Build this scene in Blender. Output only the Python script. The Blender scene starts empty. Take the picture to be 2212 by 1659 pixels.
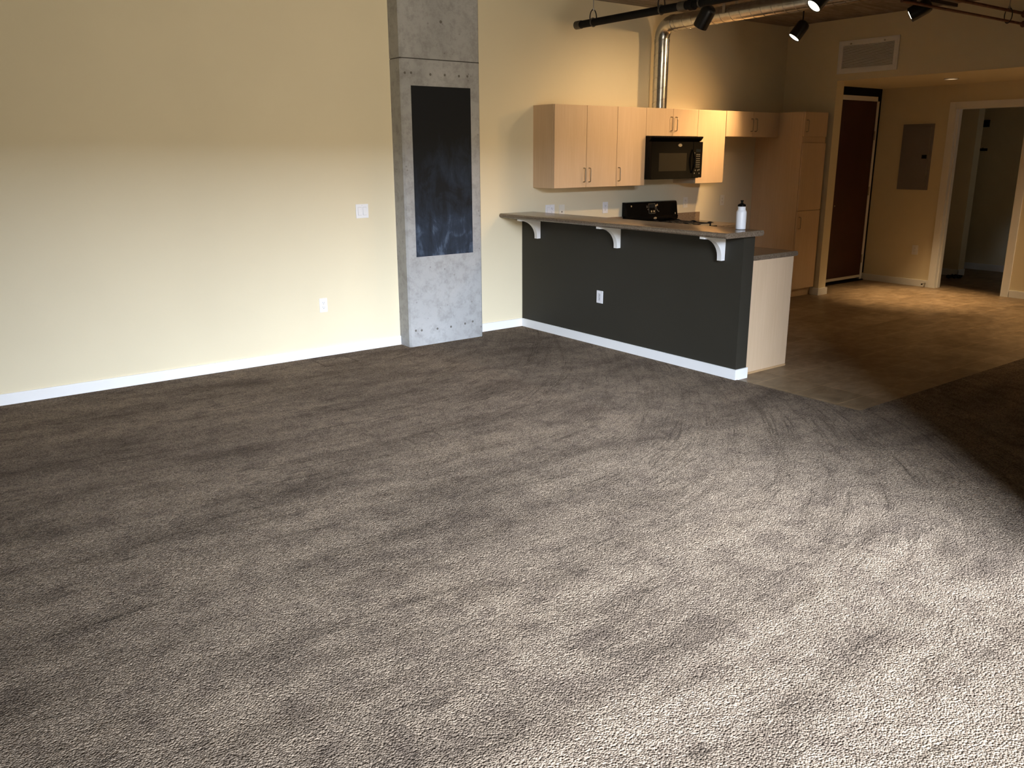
import bpy, bmesh, math, random
from math import pi, sin, cos, tan, radians, sqrt
from mathutils import Vector, Matrix

random.seed(7)
sc = bpy.context.scene
col = sc.collection

# ------------------------------------------------------------------ camera
cam_d = bpy.data.cameras.new('camera')
cam = bpy.data.objects.new('camera', cam_d)
col.objects.link(cam)
YAW, PIT, ROLL, FPX = radians(53.2235), radians(-15.3236), radians(-0.256), 1816.636
fw = Vector((cos(YAW)*cos(PIT), sin(YAW)*cos(PIT), sin(PIT)))
rt = Vector((sin(YAW), -cos(YAW), 0))
up = rt.cross(fw)
R_ = cos(ROLL)*rt + sin(ROLL)*up
U_ = -sin(ROLL)*rt + cos(ROLL)*up
M = Matrix((R_, U_, -fw)).transposed().to_4x4()
M.translation = Vector((-5.0304, -6.5548, 1.6579))
cam.matrix_world = M
cam_d.sensor_fit = 'HORIZONTAL'
cam_d.sensor_width = 36.0
cam_d.lens = 36.0*FPX/2212.0
cam_d.clip_start = 0.05
sc.camera = cam

# ------------------------------------------------------------------ world, daylight, exposure
sc.view_settings.view_transform = 'Standard'
sc.view_settings.look = 'None'
sc.view_settings.gamma = 1.0
sc.view_settings.use_curve_mapping = False
sc.view_settings.exposure = 0.0
wd = bpy.data.worlds.new('sky')
sc.world = wd
wd.use_nodes = True
wd.node_tree.nodes['Background'].inputs['Color'].default_value = (0.80, 0.88, 0.86, 1)
wd.node_tree.nodes['Background'].inputs['Strength'].default_value = 0.22

def add_light(name, kind, loc, direction, energy, color, **kw):
    d = bpy.data.lights.new(name, kind)
    d.energy = energy
    d.color = color
    for k, v in kw.items():
        setattr(d, k, v)
    o = bpy.data.objects.new(name, d)
    col.objects.link(o)
    o.location = loc
    o.rotation_euler = Vector(direction).to_track_quat('-Z', 'Y').to_euler()
    return o
# overcast sky above the roofs across the street, seen through the window wall behind the camera
WX0, WX1, WY, WZ0, WZ1 = -4.95, -1.46, -7.3, 0.12, 2.86
add_light('daylight_sky', 'AREA', (-7.5, -19.3, 10.6), (0, 1, 0), 45500,
          (0.82, 0.95, 1.16), shape='RECTANGLE', size=13.0, size_y=12.2)
# sunlit house fronts and street below that sky
add_light('street_glow', 'AREA', (-6.6, -19.3, -1.4), (0, 1, 0), 3900,
          (1.0, 0.86, 0.66), shape='RECTANGLE', size=11.2, size_y=11.6)

LAMP = (1.0, 0.63, 0.29)

# ------------------------------------------------------------------ materials
def new_mat(name):
    m = bpy.data.materials.new(name)
    m.use_nodes = True
    nt = m.node_tree
    return m, nt, nt.nodes['Principled BSDF']
def link(nt, a, b):
    nt.links.new(a, b)
def coords(nt, scale=(1, 1, 1)):
    tc = nt.nodes.new('ShaderNodeNewGeometry')
    mp = nt.nodes.new('ShaderNodeMapping')
    mp.inputs['Scale'].default_value = scale
    link(nt, tc.outputs['Position'], mp.inputs['Vector'])
    return mp.outputs['Vector']
def noise(nt, vec, scale, detail=4, rough=.55, dist=0.0):
    n = nt.nodes.new('ShaderNodeTexNoise')
    n.inputs['Scale'].default_value = scale
    n.inputs['Detail'].default_value = detail
    n.inputs['Roughness'].default_value = rough
    n.inputs['Distortion'].default_value = dist
    link(nt, vec, n.inputs['Vector'])
    return n.outputs['Fac']
def ramp(nt, fac, stops):
    r = nt.nodes.new('ShaderNodeValToRGB')
    e = r.color_ramp.elements
    while len(e) < len(stops):
        e.new(0.5)
    for i, (p, c) in enumerate(stops):
        e[i].position = p
        if isinstance(c, (int, float)):
            c = (c, c, c)
        e[i].color = (*c, 1)
    link(nt, fac, r.inputs['Fac'])
    return r.outputs['Color']
def mix(nt, a, b, fac, mode='MIX'):
    n = nt.nodes.new('ShaderNodeMix')
    n.data_type = 'RGBA'
    n.blend_type = mode
    for sock, v in ((n.inputs['A'], a), (n.inputs['B'], b), (n.inputs['Factor'], fac)):
        if hasattr(v, 'links') or isinstance(v, bpy.types.NodeSocket):
            link(nt, v, sock)
        elif isinstance(v, (int, float)):
            sock.default_value = v
        else:
            sock.default_value = (*v, 1)
    return n.outputs['Result']
def math_(nt, op, a, b=None, c=None):
    n = nt.nodes.new('ShaderNodeMath')
    n.operation = op
    for i, v in enumerate((a, b, c)):
        if v is None:
            continue
        if isinstance(v, bpy.types.NodeSocket):
            link(nt, v, n.inputs[i])
        else:
            n.inputs[i].default_value = v
    return n.outputs[0]
def bump(nt, p, height, strength=.3, dist=.01):
    b = nt.nodes.new('ShaderNodeBump')
    b.inputs['Strength'].default_value = strength
    b.inputs['Distance'].default_value = dist
    link(nt, height, b.inputs['Height'])
    link(nt, b.outputs['Normal'], p.inputs['Normal'])
def plain(name, color, rough=.5, metal=0.0, var=0.04, vscale=6, bmp=0.0, bscale=200, spec=.5, coat=0.0):
    m, nt, p = new_mat(name)
    v = coords(nt)
    f = noise(nt, v, vscale, 3)
    lo = tuple(c*(1-var) for c in color)
    hi = tuple(min(1, c*(1+var)) for c in color)
    link(nt, ramp(nt, f, [(.3, lo), (.7, hi)]), p.inputs['Base Color'])
    p.inputs['Roughness'].default_value = rough
    p.inputs['Metallic'].default_value = metal
    p.inputs['Specular IOR Level'].default_value = spec
    if coat:
        p.inputs['Coat Weight'].default_value = coat
        p.inputs['Coat Roughness'].default_value = .08
    if bmp:
        bump(nt, p, noise(nt, v, bscale, 2), bmp, .002)
    return m

MAT = {}
MAT['wall'] = plain('cream_paint', (.755, .67, .48), .75, var=.015, vscale=1.5, bmp=.12, bscale=260, spec=.25)
MAT['dark_paint'] = plain('charcoal_paint', (.030, .027, .0195), .6, var=.05, vscale=2, bmp=.1, bscale=260, spec=.3)
MAT['white_trim'] = plain('white_trim_paint', (.83, .83, .82), .45, var=.01)
MAT['plastic'] = plain('white_plastic', (.84, .84, .86), .35, var=.01)
MAT['ivory'] = plain('ivory_plastic', (.80, .75, .64), .4, var=.01)
MAT['slot'] = plain('slot_dark', (.05, .045, .04), .6)
MAT['grey_plate'] = plain('grey_rocker_plastic', (.60, .60, .63), .4, var=.01)
MAT['black'] = plain('black_gloss', (.0045, .004, .0035), .12, var=.1, spec=.10)
MAT['black_matte'] = plain('black_matte', (.006, .005, .0045), .5, var=.1, spec=.1)
MAT['can_black'] = plain('black_enamel', (.010, .0095, .009), .35, var=.1)
MAT['iron'] = plain('cast_iron', (.012, .011, .011), .55, bmp=.3, bscale=150)
MAT['silver'] = plain('silver_badge', (.75, .72, .66), .25, metal=.9, var=.02)
MAT['nickel'] = plain('brushed_nickel', (.36, .30, .23), .34, metal=1.0, var=.08, vscale=60)
MAT['steel'] = plain('zinc_steel', (.42, .40, .37), .4, metal=.9, var=.15, vscale=30)
MAT['rusty'] = plain('rusty_red_pipe', (.16, .055, .025), .6, var=.35, vscale=18)
MAT['rubber'] = plain('black_pipe_wrap', (.007, .006, .005), .7, var=.2, spec=.2, vscale=12, bmp=.3, bscale=80)
MAT['panel_grey'] = plain('grey_enamel', (.22, .21, .215), .45, var=.03)
MAT['door_wood'] = plain('dark_red_door', (.052, .012, .006), .38, var=.15, vscale=3)
MAT['glass_dark'] = plain('smoked_glass', (.030, .025, .017), .3, var=.05, spec=.12)
MAT['display'] = plain('display_blue', (.006, .010, .015), .3, spec=.2)
MAT['button'] = plain('grey_button_print', (.13, .12, .10), .5)
MAT['bottle'] = plain('white_bottle_plastic', (.74, .745, .76), .35, var=.01)
MAT['hall_paint'] = MAT['wall']

def emit(name, color, strength):
    m, nt, p = new_mat(name)
    p.inputs['Base Color'].default_value = (0.8, 0.8, 0.8, 1)
    p.inputs['Emission Color'].default_value = (*color, 1)
    p.inputs['Emission Strength'].default_value = strength
    return m
MAT['lamp'] = emit('lamp_lens_glow', (1.0, .86, .62), 14)
MAT['lamp_soft'] = emit('downlight_glow', (1.0, .72, .42), 2.0)

def maple():
    m, nt, p = new_mat('maple_laminate')
    v = coords(nt, (26, 26, 1.3))
    g = noise(nt, v, 2.2, 5, .6, .4)
    v2 = coords(nt, (5, 5, .7))
    b = noise(nt, v2, 1.2, 2)
    c1 = ramp(nt, g, [(.30, (.655, .475, .305)), (.70, (.70, .52, .345))])
    c2 = ramp(nt, b, [(.3, (.93, .92, .90)), (.7, (1.0, 1.0, 1.0))])
    link(nt, mix(nt, c1, c2, 1.0, 'MULTIPLY'), p.inputs['Base Color'])
    p.inputs['Roughness'].default_value = .42
    p.inputs['Specular IOR Level'].default_value = .35
    return m
MAT['maple'] = maple()
def counter():
    m, nt, p = new_mat('stone_look_laminate')
    v = coords(nt)
    a = noise(nt, v, 120, 4, .7)
    b = noise(nt, v, 14, 5, .6)
    c = ramp(nt, a, [(.32, (.105, .075, .050)), (.5, (.175, .132, .092)), (.70, (.270, .212, .155))])
    d = ramp(nt, b, [(.3, (.82, .80, .78)), (.7, (1, 1, 1))])
    link(nt, mix(nt, c, d, 1.0, 'MULTIPLY'), p.inputs['Base Color'])
    p.inputs['Roughness'].default_value = .22
    p.inputs['Specular IOR Level'].default_value = .5
    return m
MAT['counter'] = counter()
def splash():
    m, nt, p = new_mat('stone_look_splash')
    v = coords(nt)
    a = noise(nt, v, 50, 6, .75)
    c = ramp(nt, a, [(.30, (.14, .09, .055)), (.5, (.25, .17, .105)), (.72, (.36, .26, .17))])
    link(nt, c, p.inputs['Base Color'])
    p.inputs['Roughness'].default_value = .35
    return m
MAT['splash'] = splash()

def concrete(name, tone=(1, 1, 1), board=False):
    m, nt, p = new_mat(name)
    v = coords(nt)
    a = noise(nt, v, 2.2, 6, .6, .3)
    b = noise(nt, v, 14, 5, .7)
    c = ramp(nt, a, [(.28, tuple(.285*t for t in tone)), (.5, tuple(.375*t for t in tone)), (.75, tuple(.435*t for t in tone))])
    d = ramp(nt, b, [(.36, (.66, .65, .63)), (.54, (1, 1, 1))])
    cc = mix(nt, c, d, .6, 'MULTIPLY')
    if board:
        vb = coords(nt, (1.2, 9, 1))
        g = noise(nt, vb, 2.5, 5, .65, .2)
        cc = mix(nt, cc, ramp(nt, g, [(.35, (.50, .46, .42)), (.65, (1, 1, 1))]), .9, 'MULTIPLY')
    # small pits and drips
    vo = nt.nodes.new('ShaderNodeTexVoronoi')
    vo.inputs['Scale'].default_value = 13
    link(nt, v, vo.inputs['Vector'])
    pit = ramp(nt, vo.outputs['Distance'], [(.07, (.45, .43, .40)), (.12, (1, 1, 1))])
    cc = mix(nt, cc, pit, .55, 'MULTIPLY')
    link(nt, cc, p.inputs['Base Color'])
    p.inputs['Roughness'].default_value = .8
    bump(nt, p, b, .25, .004)
    return m
MAT['concrete'] = concrete('cast_concrete', (1.0, 1.0, .985))
MAT['ceiling'] = concrete('board_marked_concrete', (.80, .72, .62), True)

def chalk():
    m, nt, p = new_mat('chalkboard_paint')
    v = coords(nt, (5, 5, 1.3))
    a = noise(nt, v, 1.6, 6, .65, .8)
    v2 = coords(nt, (1, 1, 1))
    b = noise(nt, v2, 4.0, 5, .6, 1.0)
    sep = nt.nodes.new('ShaderNodeSeparateXYZ')
    geo = nt.nodes.new('ShaderNodeNewGeometry')
    link(nt, geo.outputs['Position'], sep.inputs[0])
    low = ramp(nt, math_(nt, 'MULTIPLY_ADD', sep.outputs['Z'], -.75, 1.70), [(0.05, 0.10), (.95, 1.0)])
    f = math_(nt, 'MULTIPLY', math_(nt, 'MULTIPLY', a, b), low)
    link(nt, ramp(nt, f, [(.12, (.013, .014, .016)), (.26, (.028, .038, .058)), (.40, (.12, .16, .23))]), p.inputs['Base Color'])
    p.inputs['Roughness'].default_value = .8
    p.inputs['Specular IOR Level'].default_value = .2
    return m
MAT['chalk'] = chalk()

def steel_duct():
    m, nt, p = new_mat('galvanised_steel')
    v = coords(nt)
    a = noise(nt, v, 22, 4, .6)
    link(nt, ramp(nt, a, [(.3, (.50, .50, .50)), (.7, (.64, .64, .63))]), p.inputs['Base Color'])
    p.inputs['Metallic'].default_value = 1.0
    p.inputs['Roughness'].default_value = .24
    bump(nt, p, a, .08, .01)
    return m
MAT['duct'] = steel_duct()

def vinyl():
    m, nt, p = new_mat('stone_look_vinyl_tile')
    v = coords(nt)
    br = nt.nodes.new('ShaderNodeTexBrick')
    br.offset = 0.0
    br.inputs['Scale'].default_value = 1.0
    br.inputs['Brick Width'].default_value = .335
    br.inputs['Row Height'].default_value = .342
    br.inputs['Mortar Size'].default_value = .0035
    br.inputs['Mortar Smooth'].default_value = .3
    br.inputs['Color1'].default_value = (1, 1, 1, 1)
    br.inputs['Color2'].default_value = (.70, .68, .64, 1)
    br.inputs['Mortar'].default_value = (1.35, 1.28, 1.15, 1)
    mp = nt.nodes.new('ShaderNodeMapping')
    mp.inputs['Location'].default_value = (.278, .054, 0)
    link(nt, v, mp.inputs['Vector'])
    link(nt, mp.outputs['Vector'], br.inputs['Vector'])
    a = noise(nt, coords(nt, (1.0, 1.6, 1)), 6.0, 9, .68, .35)
    c = ramp(nt, a, [(.30, (.165, .110, .061)), (.5, (.255, .180, .106)), (.72, (.365, .265, .165))])
    link(nt, mix(nt, c, br.outputs['Color'], 1.0, 'MULTIPLY'), p.inputs['Base Color'])
    p.inputs['Roughness'].default_value = .42
    p.inputs['Specular IOR Level'].default_value = .35
    bump(nt, p, a, .06, .004)
    return m
MAT['vinyl'] = vinyl()

def carpet():
    m, nt, p = new_mat('taupe_cut_pile')
    v = coords(nt)
    vo = nt.nodes.new('ShaderNodeTexVoronoi')
    vo.inputs['Scale'].default_value = 150
    vo.inputs['Randomness'].default_value = 1.0
    link(nt, v, vo.inputs['Vector'])
    f1 = noise(nt, v, 120, 3, .6)
    f2 = noise(nt, v, 70, 4, .65)
    # brushed pile: patches that lie along the length of the room
    vs = coords(nt, (.75, 2.2, 1))
    s1 = noise(nt, vs, 1.1, 8, .60, .25)
    s3 = noise(nt, v, 7, 5, .65, .4)
    # vacuum-cleaner passes: long lines along the room that bend towards the kitchen wall at their far end
    sx = nt.nodes.new('ShaderNodeSeparateXYZ')
    link(nt, v, sx.inputs[0])
    far = math_(nt, 'MAXIMUM', math_(nt, 'ADD', sx.outputs['X'], 2.25), 0.0)
    w = math_(nt, 'MULTIPLY_ADD', math_(nt, 'MULTIPLY', far, far), -.33, sx.outputs['Y'])
    w = math_(nt, 'MULTIPLY_ADD', noise(nt, v, .8, 2), .16, w)
    cmb = nt.nodes.new('ShaderNodeCombineXYZ')
    link(nt, sx.outputs['X'], cmb.inputs[0])
    link(nt, w, cmb.inputs[1])
    mpw = nt.nodes.new('ShaderNodeMapping')
    mpw.inputs['Scale'].default_value = (.42, 6.5, 1)
    link(nt, cmb.outputs[0], mpw.inputs['Vector'])
    s4 = noise(nt, mpw.outputs['Vector'], 1.5, 3, .5, .1)
    ridge = math_(nt, 'ABSOLUTE', math_(nt, 'SUBTRACT', s4, .48))
    streak = ramp(nt, ridge, [(.0, .58), (.004, .66), (.013, 1.0)])
    smask = ramp(nt, noise(nt, v, 1.5, 3), [(.38, 0.0), (.54, 1.0)])
    mp2 = nt.nodes.new('ShaderNodeMapping')
    mp2.inputs['Scale'].default_value = (1.1, 5.0, 1)
    link(nt, cmb.outputs[0], mp2.inputs['Vector'])
    s2 = noise(nt, mp2.outputs['Vector'], 1.4, 7, .65, .3)
    base = ramp(nt, f1, [(.25, (.146, .107, .074)), (.5, (.232, .177, .127)), (.75, (.322, .254, .187))])
    t1 = ramp(nt, s1, [(.33, (.60, .595, .60)), (.50, (.93, .93, .93)), (.65, (1.12, 1.12, 1.11))])
    t2 = ramp(nt, s2, [(.30, (.74, .73, .72)), (.52, (1.0, 1.0, 1.0))])
    t3 = ramp(nt, s3, [(.32, (.72, .71, .73)), (.56, (1.03, 1.03, 1.03))])
    tuft = nt.nodes.new('ShaderNodeSeparateColor')
    link(nt, vo.outputs['Color'], tuft.inputs[0])
    c = mix(nt, base, ramp(nt, tuft.outputs[0], [(.0, (.55, .53, .52)), (1.0, (1.36, 1.34, 1.31))]), 1.0, 'MULTIPLY')
    c = mix(nt, c, t1, 1.0, 'MULTIPLY')
    c = mix(nt, c, t2, 1.0, 'MULTIPLY')
    c = mix(nt, c, t3, 1.0, 'MULTIPLY')
    c = mix(nt, c, streak, smask, 'MULTIPLY')
    # cut lines of the carpet flaps over the floor boxes
    sy = sx.outputs['Y']
    for cx_, cy_, hx_, hy_, dark in ((-2.135, -.228, .148, .134, .62), (-2.565, -2.37, .105, .085, .72), (-3.385, -5.235, .030, .016, .60)):
        ax = math_(nt, 'SUBTRACT', math_(nt, 'ABSOLUTE', math_(nt, 'SUBTRACT', sx.outputs['X'], cx_)), hx_)
        ay = math_(nt, 'SUBTRACT', math_(nt, 'ABSOLUTE', math_(nt, 'SUBTRACT', sy, cy_)), hy_)
        dd = math_(nt, 'ABSOLUTE', math_(nt, 'MULTIPLY_ADD', noise(nt, v, 30, 2), .01, math_(nt, 'MAXIMUM', ax, ay)))
        c = mix(nt, c, ramp(nt, dd, [(.004, dark), (.011, 1.0)]), 1.0, 'MULTIPLY')
    link(nt, c, p.inputs['Base Color'])
    p.inputs['Roughness'].default_value = 1.0
    p.inputs['Specular IOR Level'].default_value = .05
    h = math_(nt, 'MULTIPLY_ADD', vo.outputs['Distance'], -1.1, math_(nt, 'MULTIPLY', f2, .6))
    h = math_(nt, 'MULTIPLY_ADD', s3, .5, h)
    bump(nt, p, h, .9, .010)
    return m
MAT['carpet'] = carpet()

# ------------------------------------------------------------------ mesh helpers (all in world coordinates)
def bm_box(bm, x0, x1, y0, y1, z0, z1, bev=0.0, seg=2):
    x0, x1 = min(x0, x1), max(x0, x1)
    y0, y1 = min(y0, y1), max(y0, y1)
    z0, z1 = min(z0, z1), max(z0, z1)
    t = bmesh.new()
    vs = [t.verts.new((x, y, z)) for x in (x0, x1) for y in (y0, y1) for z in (z0, z1)]
    for f in ((0, 1, 3, 2), (4, 6, 7, 5), (0, 4, 5, 1), (2, 3, 7, 6), (0, 2, 6, 4), (1, 5, 7, 3)):
        t.faces.new([vs[i] for i in f])
    if bev:
        bmesh.ops.bevel(t, geom=t.edges[:], offset=min(bev, .49*min(x1-x0, y1-y0, z1-z0)), segments=seg, affect='EDGES', profile=.6)
    merge(bm, t)
    return bm
def merge(bm, t):
    me = bpy.data.meshes.new('tmp')
    t.to_mesh(me)
    t.free()
    bm.from_mesh(me)
    bpy.data.meshes.remove(me)
def box(*a, **k):
    return bm_box(bmesh.new(), *a, **k)
def boxes(lst, bev=0.0):
    bm = bmesh.new()
    for b in lst:
        bm_box(bm, *b, bev=bev)
    return bm
def tube(path, r, n=10, caps=True, bm=None):
    bm = bm or bmesh.new()
    path = [Vector(p) for p in path]
    rs = r if isinstance(r, (list, tuple)) else [r]*len(path)
    rings = []
    d0 = (path[1]-path[0]).normalized()
    ref = Vector((0, 0, 1)) if abs(d0.z) < .9 else Vector((1, 0, 0))
    a = d0.cross(ref).normalized()
    for i, p in enumerate(path):
        if i == 0:
            d = d0
        elif i == len(path)-1:
            d = (path[i]-path[i-1]).normalized()
        else:
            d = ((path[i]-path[i-1]).normalized()+(path[i+1]-path[i]).normalized()).normalized()
        a = (a - d*a.dot(d)).normalized()
        b = d.cross(a)
        rings.append([bm.verts.new(p + (a*cos(2*pi*k/n) + b*sin(2*pi*k/n))*rs[i]) for k in range(n)])
    for i in range(len(rings)-1):
        for k in range(n):
            bm.faces.new((rings[i][k], rings[i][(k+1) % n], rings[i+1][(k+1) % n], rings[i+1][k]))
    if caps:
        bm.faces.new(rings[0][::-1])
        bm.faces.new(rings[-1])
    return bm
def lathe(axis_pt, axis_dir, prof, n=24, bm=None):
    """prof: list of (distance along axis, radius)"""
    bm = bm or bmesh.new()
    d = Vector(axis_dir).normalized()
    ref = Vector((0, 0, 1)) if abs(d.z) < .9 else Vector((1, 0, 0))
    a = d.cross(ref).normalized()
    b = d.cross(a)
    p0 = Vector(axis_pt)
    rings = []
    for t, r in prof:
        c = p0 + d*t
        if r < 1e-6:
            rings.append([bm.verts.new(c)])
        else:
            rings.append([bm.verts.new(c + (a*cos(2*pi*k/n)+b*sin(2*pi*k/n))*r) for k in range(n)])
    for i in range(len(rings)-1):
        A, B = rings[i], rings[i+1]
        for k in range(n):
            k2 = (k+1) % n
            if len(A) == 1 and len(B) == 1:
                continue
            if len(A) == 1:
                bm.faces.new((A[0], B[k2], B[k]))
            elif len(B) == 1:
                bm.faces.new((A[k], A[k2], B[0]))
            else:
                bm.faces.new((A[k], A[k2], B[k2], B[k]))
    bmesh.ops.recalc_face_normals(bm, faces=bm.faces[:])
    return bm
def prism(pts, vec, bev=0.0, bm=None):
    """pts: 3D polygon, extruded along vec"""
    t = bmesh.new()
    v = Vector(vec)
    A = [t.verts.new(Vector(p)) for p in pts]
    B = [t.verts.new(Vector(p)+v) for p in pts]
    t.faces.new(A)
    t.faces.new(B[::-1])
    n = len(A)
    for i in range(n):
        t.faces.new((A[i], B[i], B[(i+1) % n], A[(i+1) % n]))
    bmesh.ops.recalc_face_normals(t, faces=t.faces[:])
    if bev:
        bmesh.ops.bevel(t, geom=t.edges[:], offset=bev, segments=2, affect='EDGES', profile=.6)
    if bm is None:
        return t
    merge(bm, t)
    return bm
def ring(center, normal, R, r, n=24, m=8, sx=1.0, sz=1.0, bm=None):
    bm = bm or bmesh.new()
    nrm = Vector(normal).normalized()
    ref = Vector((0, 0, 1)) if abs(nrm.z) < .9 else Vector((1, 0, 0))
    a = nrm.cross(ref).normalized()
    b = nrm.cross(a)
    c0 = Vector(center)
    rows = []
    for i in range(n):
        t = 2*pi*i/n
        rad = a*cos(t)*sx + b*sin(t)*sz
        c = c0 + rad*R
        rd = rad.normalized()
        rows.append([bm.verts.new(c + (rd*cos(2*pi*k/m)+nrm*sin(2*pi*k/m))*r) for k in range(m)])
    for i in range(n):
        for k in range(m):
            bm.faces.new((rows[i][k], rows[(i+1) % n][k], rows[(i+1) % n][(k+1) % m], rows[i][(k+1) % m]))
    bmesh.ops.recalc_face_normals(bm, faces=bm.faces[:])
    return bm

def world_of(o):
    v = Vector((0, 0, 0))
    while o is not None:
        v = v + o.location
        o = o.parent
    return v
def obj(name, bm, mat, parent=None, smooth=None, loc=None):
    """one mesh object; the mesh comes in world coordinates"""
    if parent is not None:
        base = world_of(parent)
    else:
        base = Vector(loc) if loc is not None else Vector((0, 0, 0))
    bm.transform(Matrix.Translation(-base))
    me = bpy.data.meshes.new(name)
    bm.to_mesh(me)
    bm.free()
    me.materials.append(MAT[mat] if isinstance(mat, str) else mat)
    if smooth:
        me.polygons.foreach_set('use_smooth', [True]*len(me.polygons))
        if smooth != 'all':
            me.set_sharp_from_angle(angle=radians(smooth))
    o = bpy.data.objects.new(name, me)
    col.objects.link(o)
    if parent is not None:
        o.parent = parent
    else:
        o.location = base
    return o
def struct(name, bm, mat, parent=None):
    o = obj(name, bm, mat, parent)
    if parent is None:
        o['kind'] = 'structure'
    return o
def tag(o, label, cat, group=None):
    o['label'] = label
    o['category'] = cat
    if group:
        o['group'] = group
    return o
def thing(name, label, cat, loc, group=None):
    o = bpy.data.objects.new(name, None)
    o.empty_display_size = .05
    col.objects.link(o)
    o.location = loc
    return tag(o, label, cat, group)
def copy_thing(root, loc, label, group=None):
    r = root.copy()
    col.objects.link(r)
    r.location = loc
    r['label'] = label
    if group:
        r['group'] = group
    for ch in list(root.children):
        c = ch.copy()
        col.objects.link(c)
        c.parent = r
        for g in list(ch.children):
            d = g.copy()
            col.objects.link(d)
            d.parent = c
    return r

# ------------------------------------------------------------------ setting
ZC = 3.08           # concrete ceiling
XF = 3.955          # wall above the pantry / bulkhead face
XH = 5.575          # hall wall
ZS = 2.432          # bulkhead underside
YD = -.311          # entry door wall
XB = -8.2           # wall behind the camera
BT = .078           # baseboard height
YHW = -2.640       # free end of the half wall

# floors
def poly_slab(pts, z0, z1):
    return prism([(x, y, z0) for x, y in pts], (0, 0, z1-z0))
struct('floor_slab', box(XB-.2, 8.6, WY-.2, .2, -.16, -.061), 'ceiling')
struct('floor', poly_slab([(.0125, 0), (.0125, -3.6625), (XH+.1, -3.662), (XH+.1, -3.0), (8.6, -3.0), (8.6, 0)], -.06, -.004), 'vinyl')
cp = obj('carpet', poly_slab([(XB+.001, -.001), (XB+.001, WY+.001), (XH-.001, WY+.001), (XH-.001, -3.662), (.012, -3.662), (.012, YHW), (-.0005, YHW), (-.0005, -.001)], -.012, 0.0), 'carpet')
tag(cp, 'taupe brown cut pile carpet covering the open living area', 'carpet')
cp['kind'] = 'stuff'

struct('ceiling', box(XB-.2, XH+.2, WY-.2, .2, ZC, ZC+.25), 'ceiling')
struct('wall_left', box(XB-.2, XF+.15, 0, .2, -.06, ZC), 'wall')
struct('wall_back', box(XB-.2, XB, WY-.2, 0, -.06, ZC), 'wall')
# window wall behind the camera, with its opening
struct('wall_front', boxes([(XB, WX0, WY-.2, WY, -.06, ZC), (WX1, XH+.2, WY-.2, WY, -.06, ZC),
                            (WX0, WX1, WY-.2, WY, -.06, WZ0), (WX0, WX1, WY-.2, WY, WZ1, ZC)]), 'wall')
wn = struct('window_1', boxes([(WX0, WX0+.05, WY-.14, WY-.09, WZ0, WZ1), (WX1-.05, WX1, WY-.14, WY-.09, WZ0, WZ1),
                               (WX0, WX1, WY-.14, WY-.09, WZ0, WZ0+.05), (WX0, WX1, WY-.14, WY-.09, WZ1-.05, WZ1)]
                              + [(WX0+(WX1-WX0)*k/4-.025, WX0+(WX1-WX0)*k/4+.025, WY-.14, WY-.09, WZ0, WZ1) for k in (1, 2, 3)]), 'black_matte')
struct('added_shading_wall', box(-1.45, -1.32, WY, -5.80, 0, ZC), 'wall')  # unseen partition, added to shade the right-hand carpet and kitchen from the window
# bulkhead over the entry with the wall stub beside the pantry
struct('wall_far', boxes([(XF, 4.10, -.70, 0, -.06, ZS), (XF, XH, WY, 0, ZS, ZC)]), 'wall')
# entry wall (behind the door) and hall wall with its cased opening
struct('wall_entry', boxes([(4.10, 4.52, YD, -.10, -.06, ZS), (4.52, XH, YD+.08, -.10, -.06, ZS)]), 'wall')
YO0, YO1, ZO = -1.275, -2.105, 2.165
struct('wall_hall', boxes([(XH, XH+.13, YO0, 0, -.06, ZC), (XH, XH+.13, WY, YO1, -.06, ZC), (XH, XH+.13, YO1, YO0, ZO, ZC)]), 'wall')
# the dark room beyond the opening
struct('wall_closet', boxes([(6.86, 7.02, -.945, -.10, -.06, 2.43), (7.77, 7.9, -3.0, 0, -.06, 2.43), (XH+.13, 6.1, -3.1, -3.0, -.06, 2.43), (7.3, 7.9, -3.1, -3.0, -.06, 2.43), (6.1, 7.3, -3.1, -3.0, -.06, .9), (6.1, 7.3, -3.1, -3.0, 2.1, 2.43),
                             (XH+.13, 7.9, -.10, 0, -.06, 2.43), (XH+.13, 7.9, -3.1, 0, 2.43, 2.5)]), 'wall')
struct('added_window', boxes([(6.1, 6.14, -3.07, -3.03, .9, 2.1), (7.26, 7.3, -3.07, -3.03, .9, 2.1), (6.1, 7.3, -3.07, -3.03, .9, .94), (6.1, 7.3, -3.07, -3.03, 2.06, 2.1), (6.68, 6.72, -3.07, -3.03, .9, 2.1)]), 'white_trim')  # unseen window, added so dim daylight brightens the dark room
# half wall carrying the bar top
ZBU, ZBAR = 1.0735, 1.1125

struct('wall_bar', box(0, .126, YHW, 0, 0, ZBU), 'dark_paint')

# baseboards
def base_x(name, x0, x1, y, s):      # along X, standing off the wall plane y towards sign s
    return struct(name, box(x0, x1, y, y+s*.014, -.01, BT, bev=.003), 'white_trim')
def base_y(name, y0, y1, x, s):
    return struct(name, box(x, x+s*.014, y0, y1, -.01, BT, bev=.003), 'white_trim')
XC0, XC1, YC = -1.386, -.597, -.176
base_x('baseboard_left', XB, XC0, 0, -1)
base_x('baseboard_left.001', XC1, 0, 0, -1)
struct('baseboard_bar', prism([(-.014, 0, -.01), (-.014, YHW-.014, -.01), (.132, YHW-.014, -.01), (.132, YHW, -.01), (0, YHW, -.01), (0, 0, -.01)], (0, 0, BT+.01), bev=.002), 'white_trim')
struct('baseboard_far', prism([(XF-.030, -.60, -.01), (XF-.030, -.722, -.01), (4.113, -.722, -.01), (4.113, -.70, -.01), (XF, -.70, -.01), (XF, -.60, -.01)], (0, 0, .088), bev=.002), 'white_trim')
base_y('baseboard_hall', -1.205, YD+.02, XH, -1)
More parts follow.
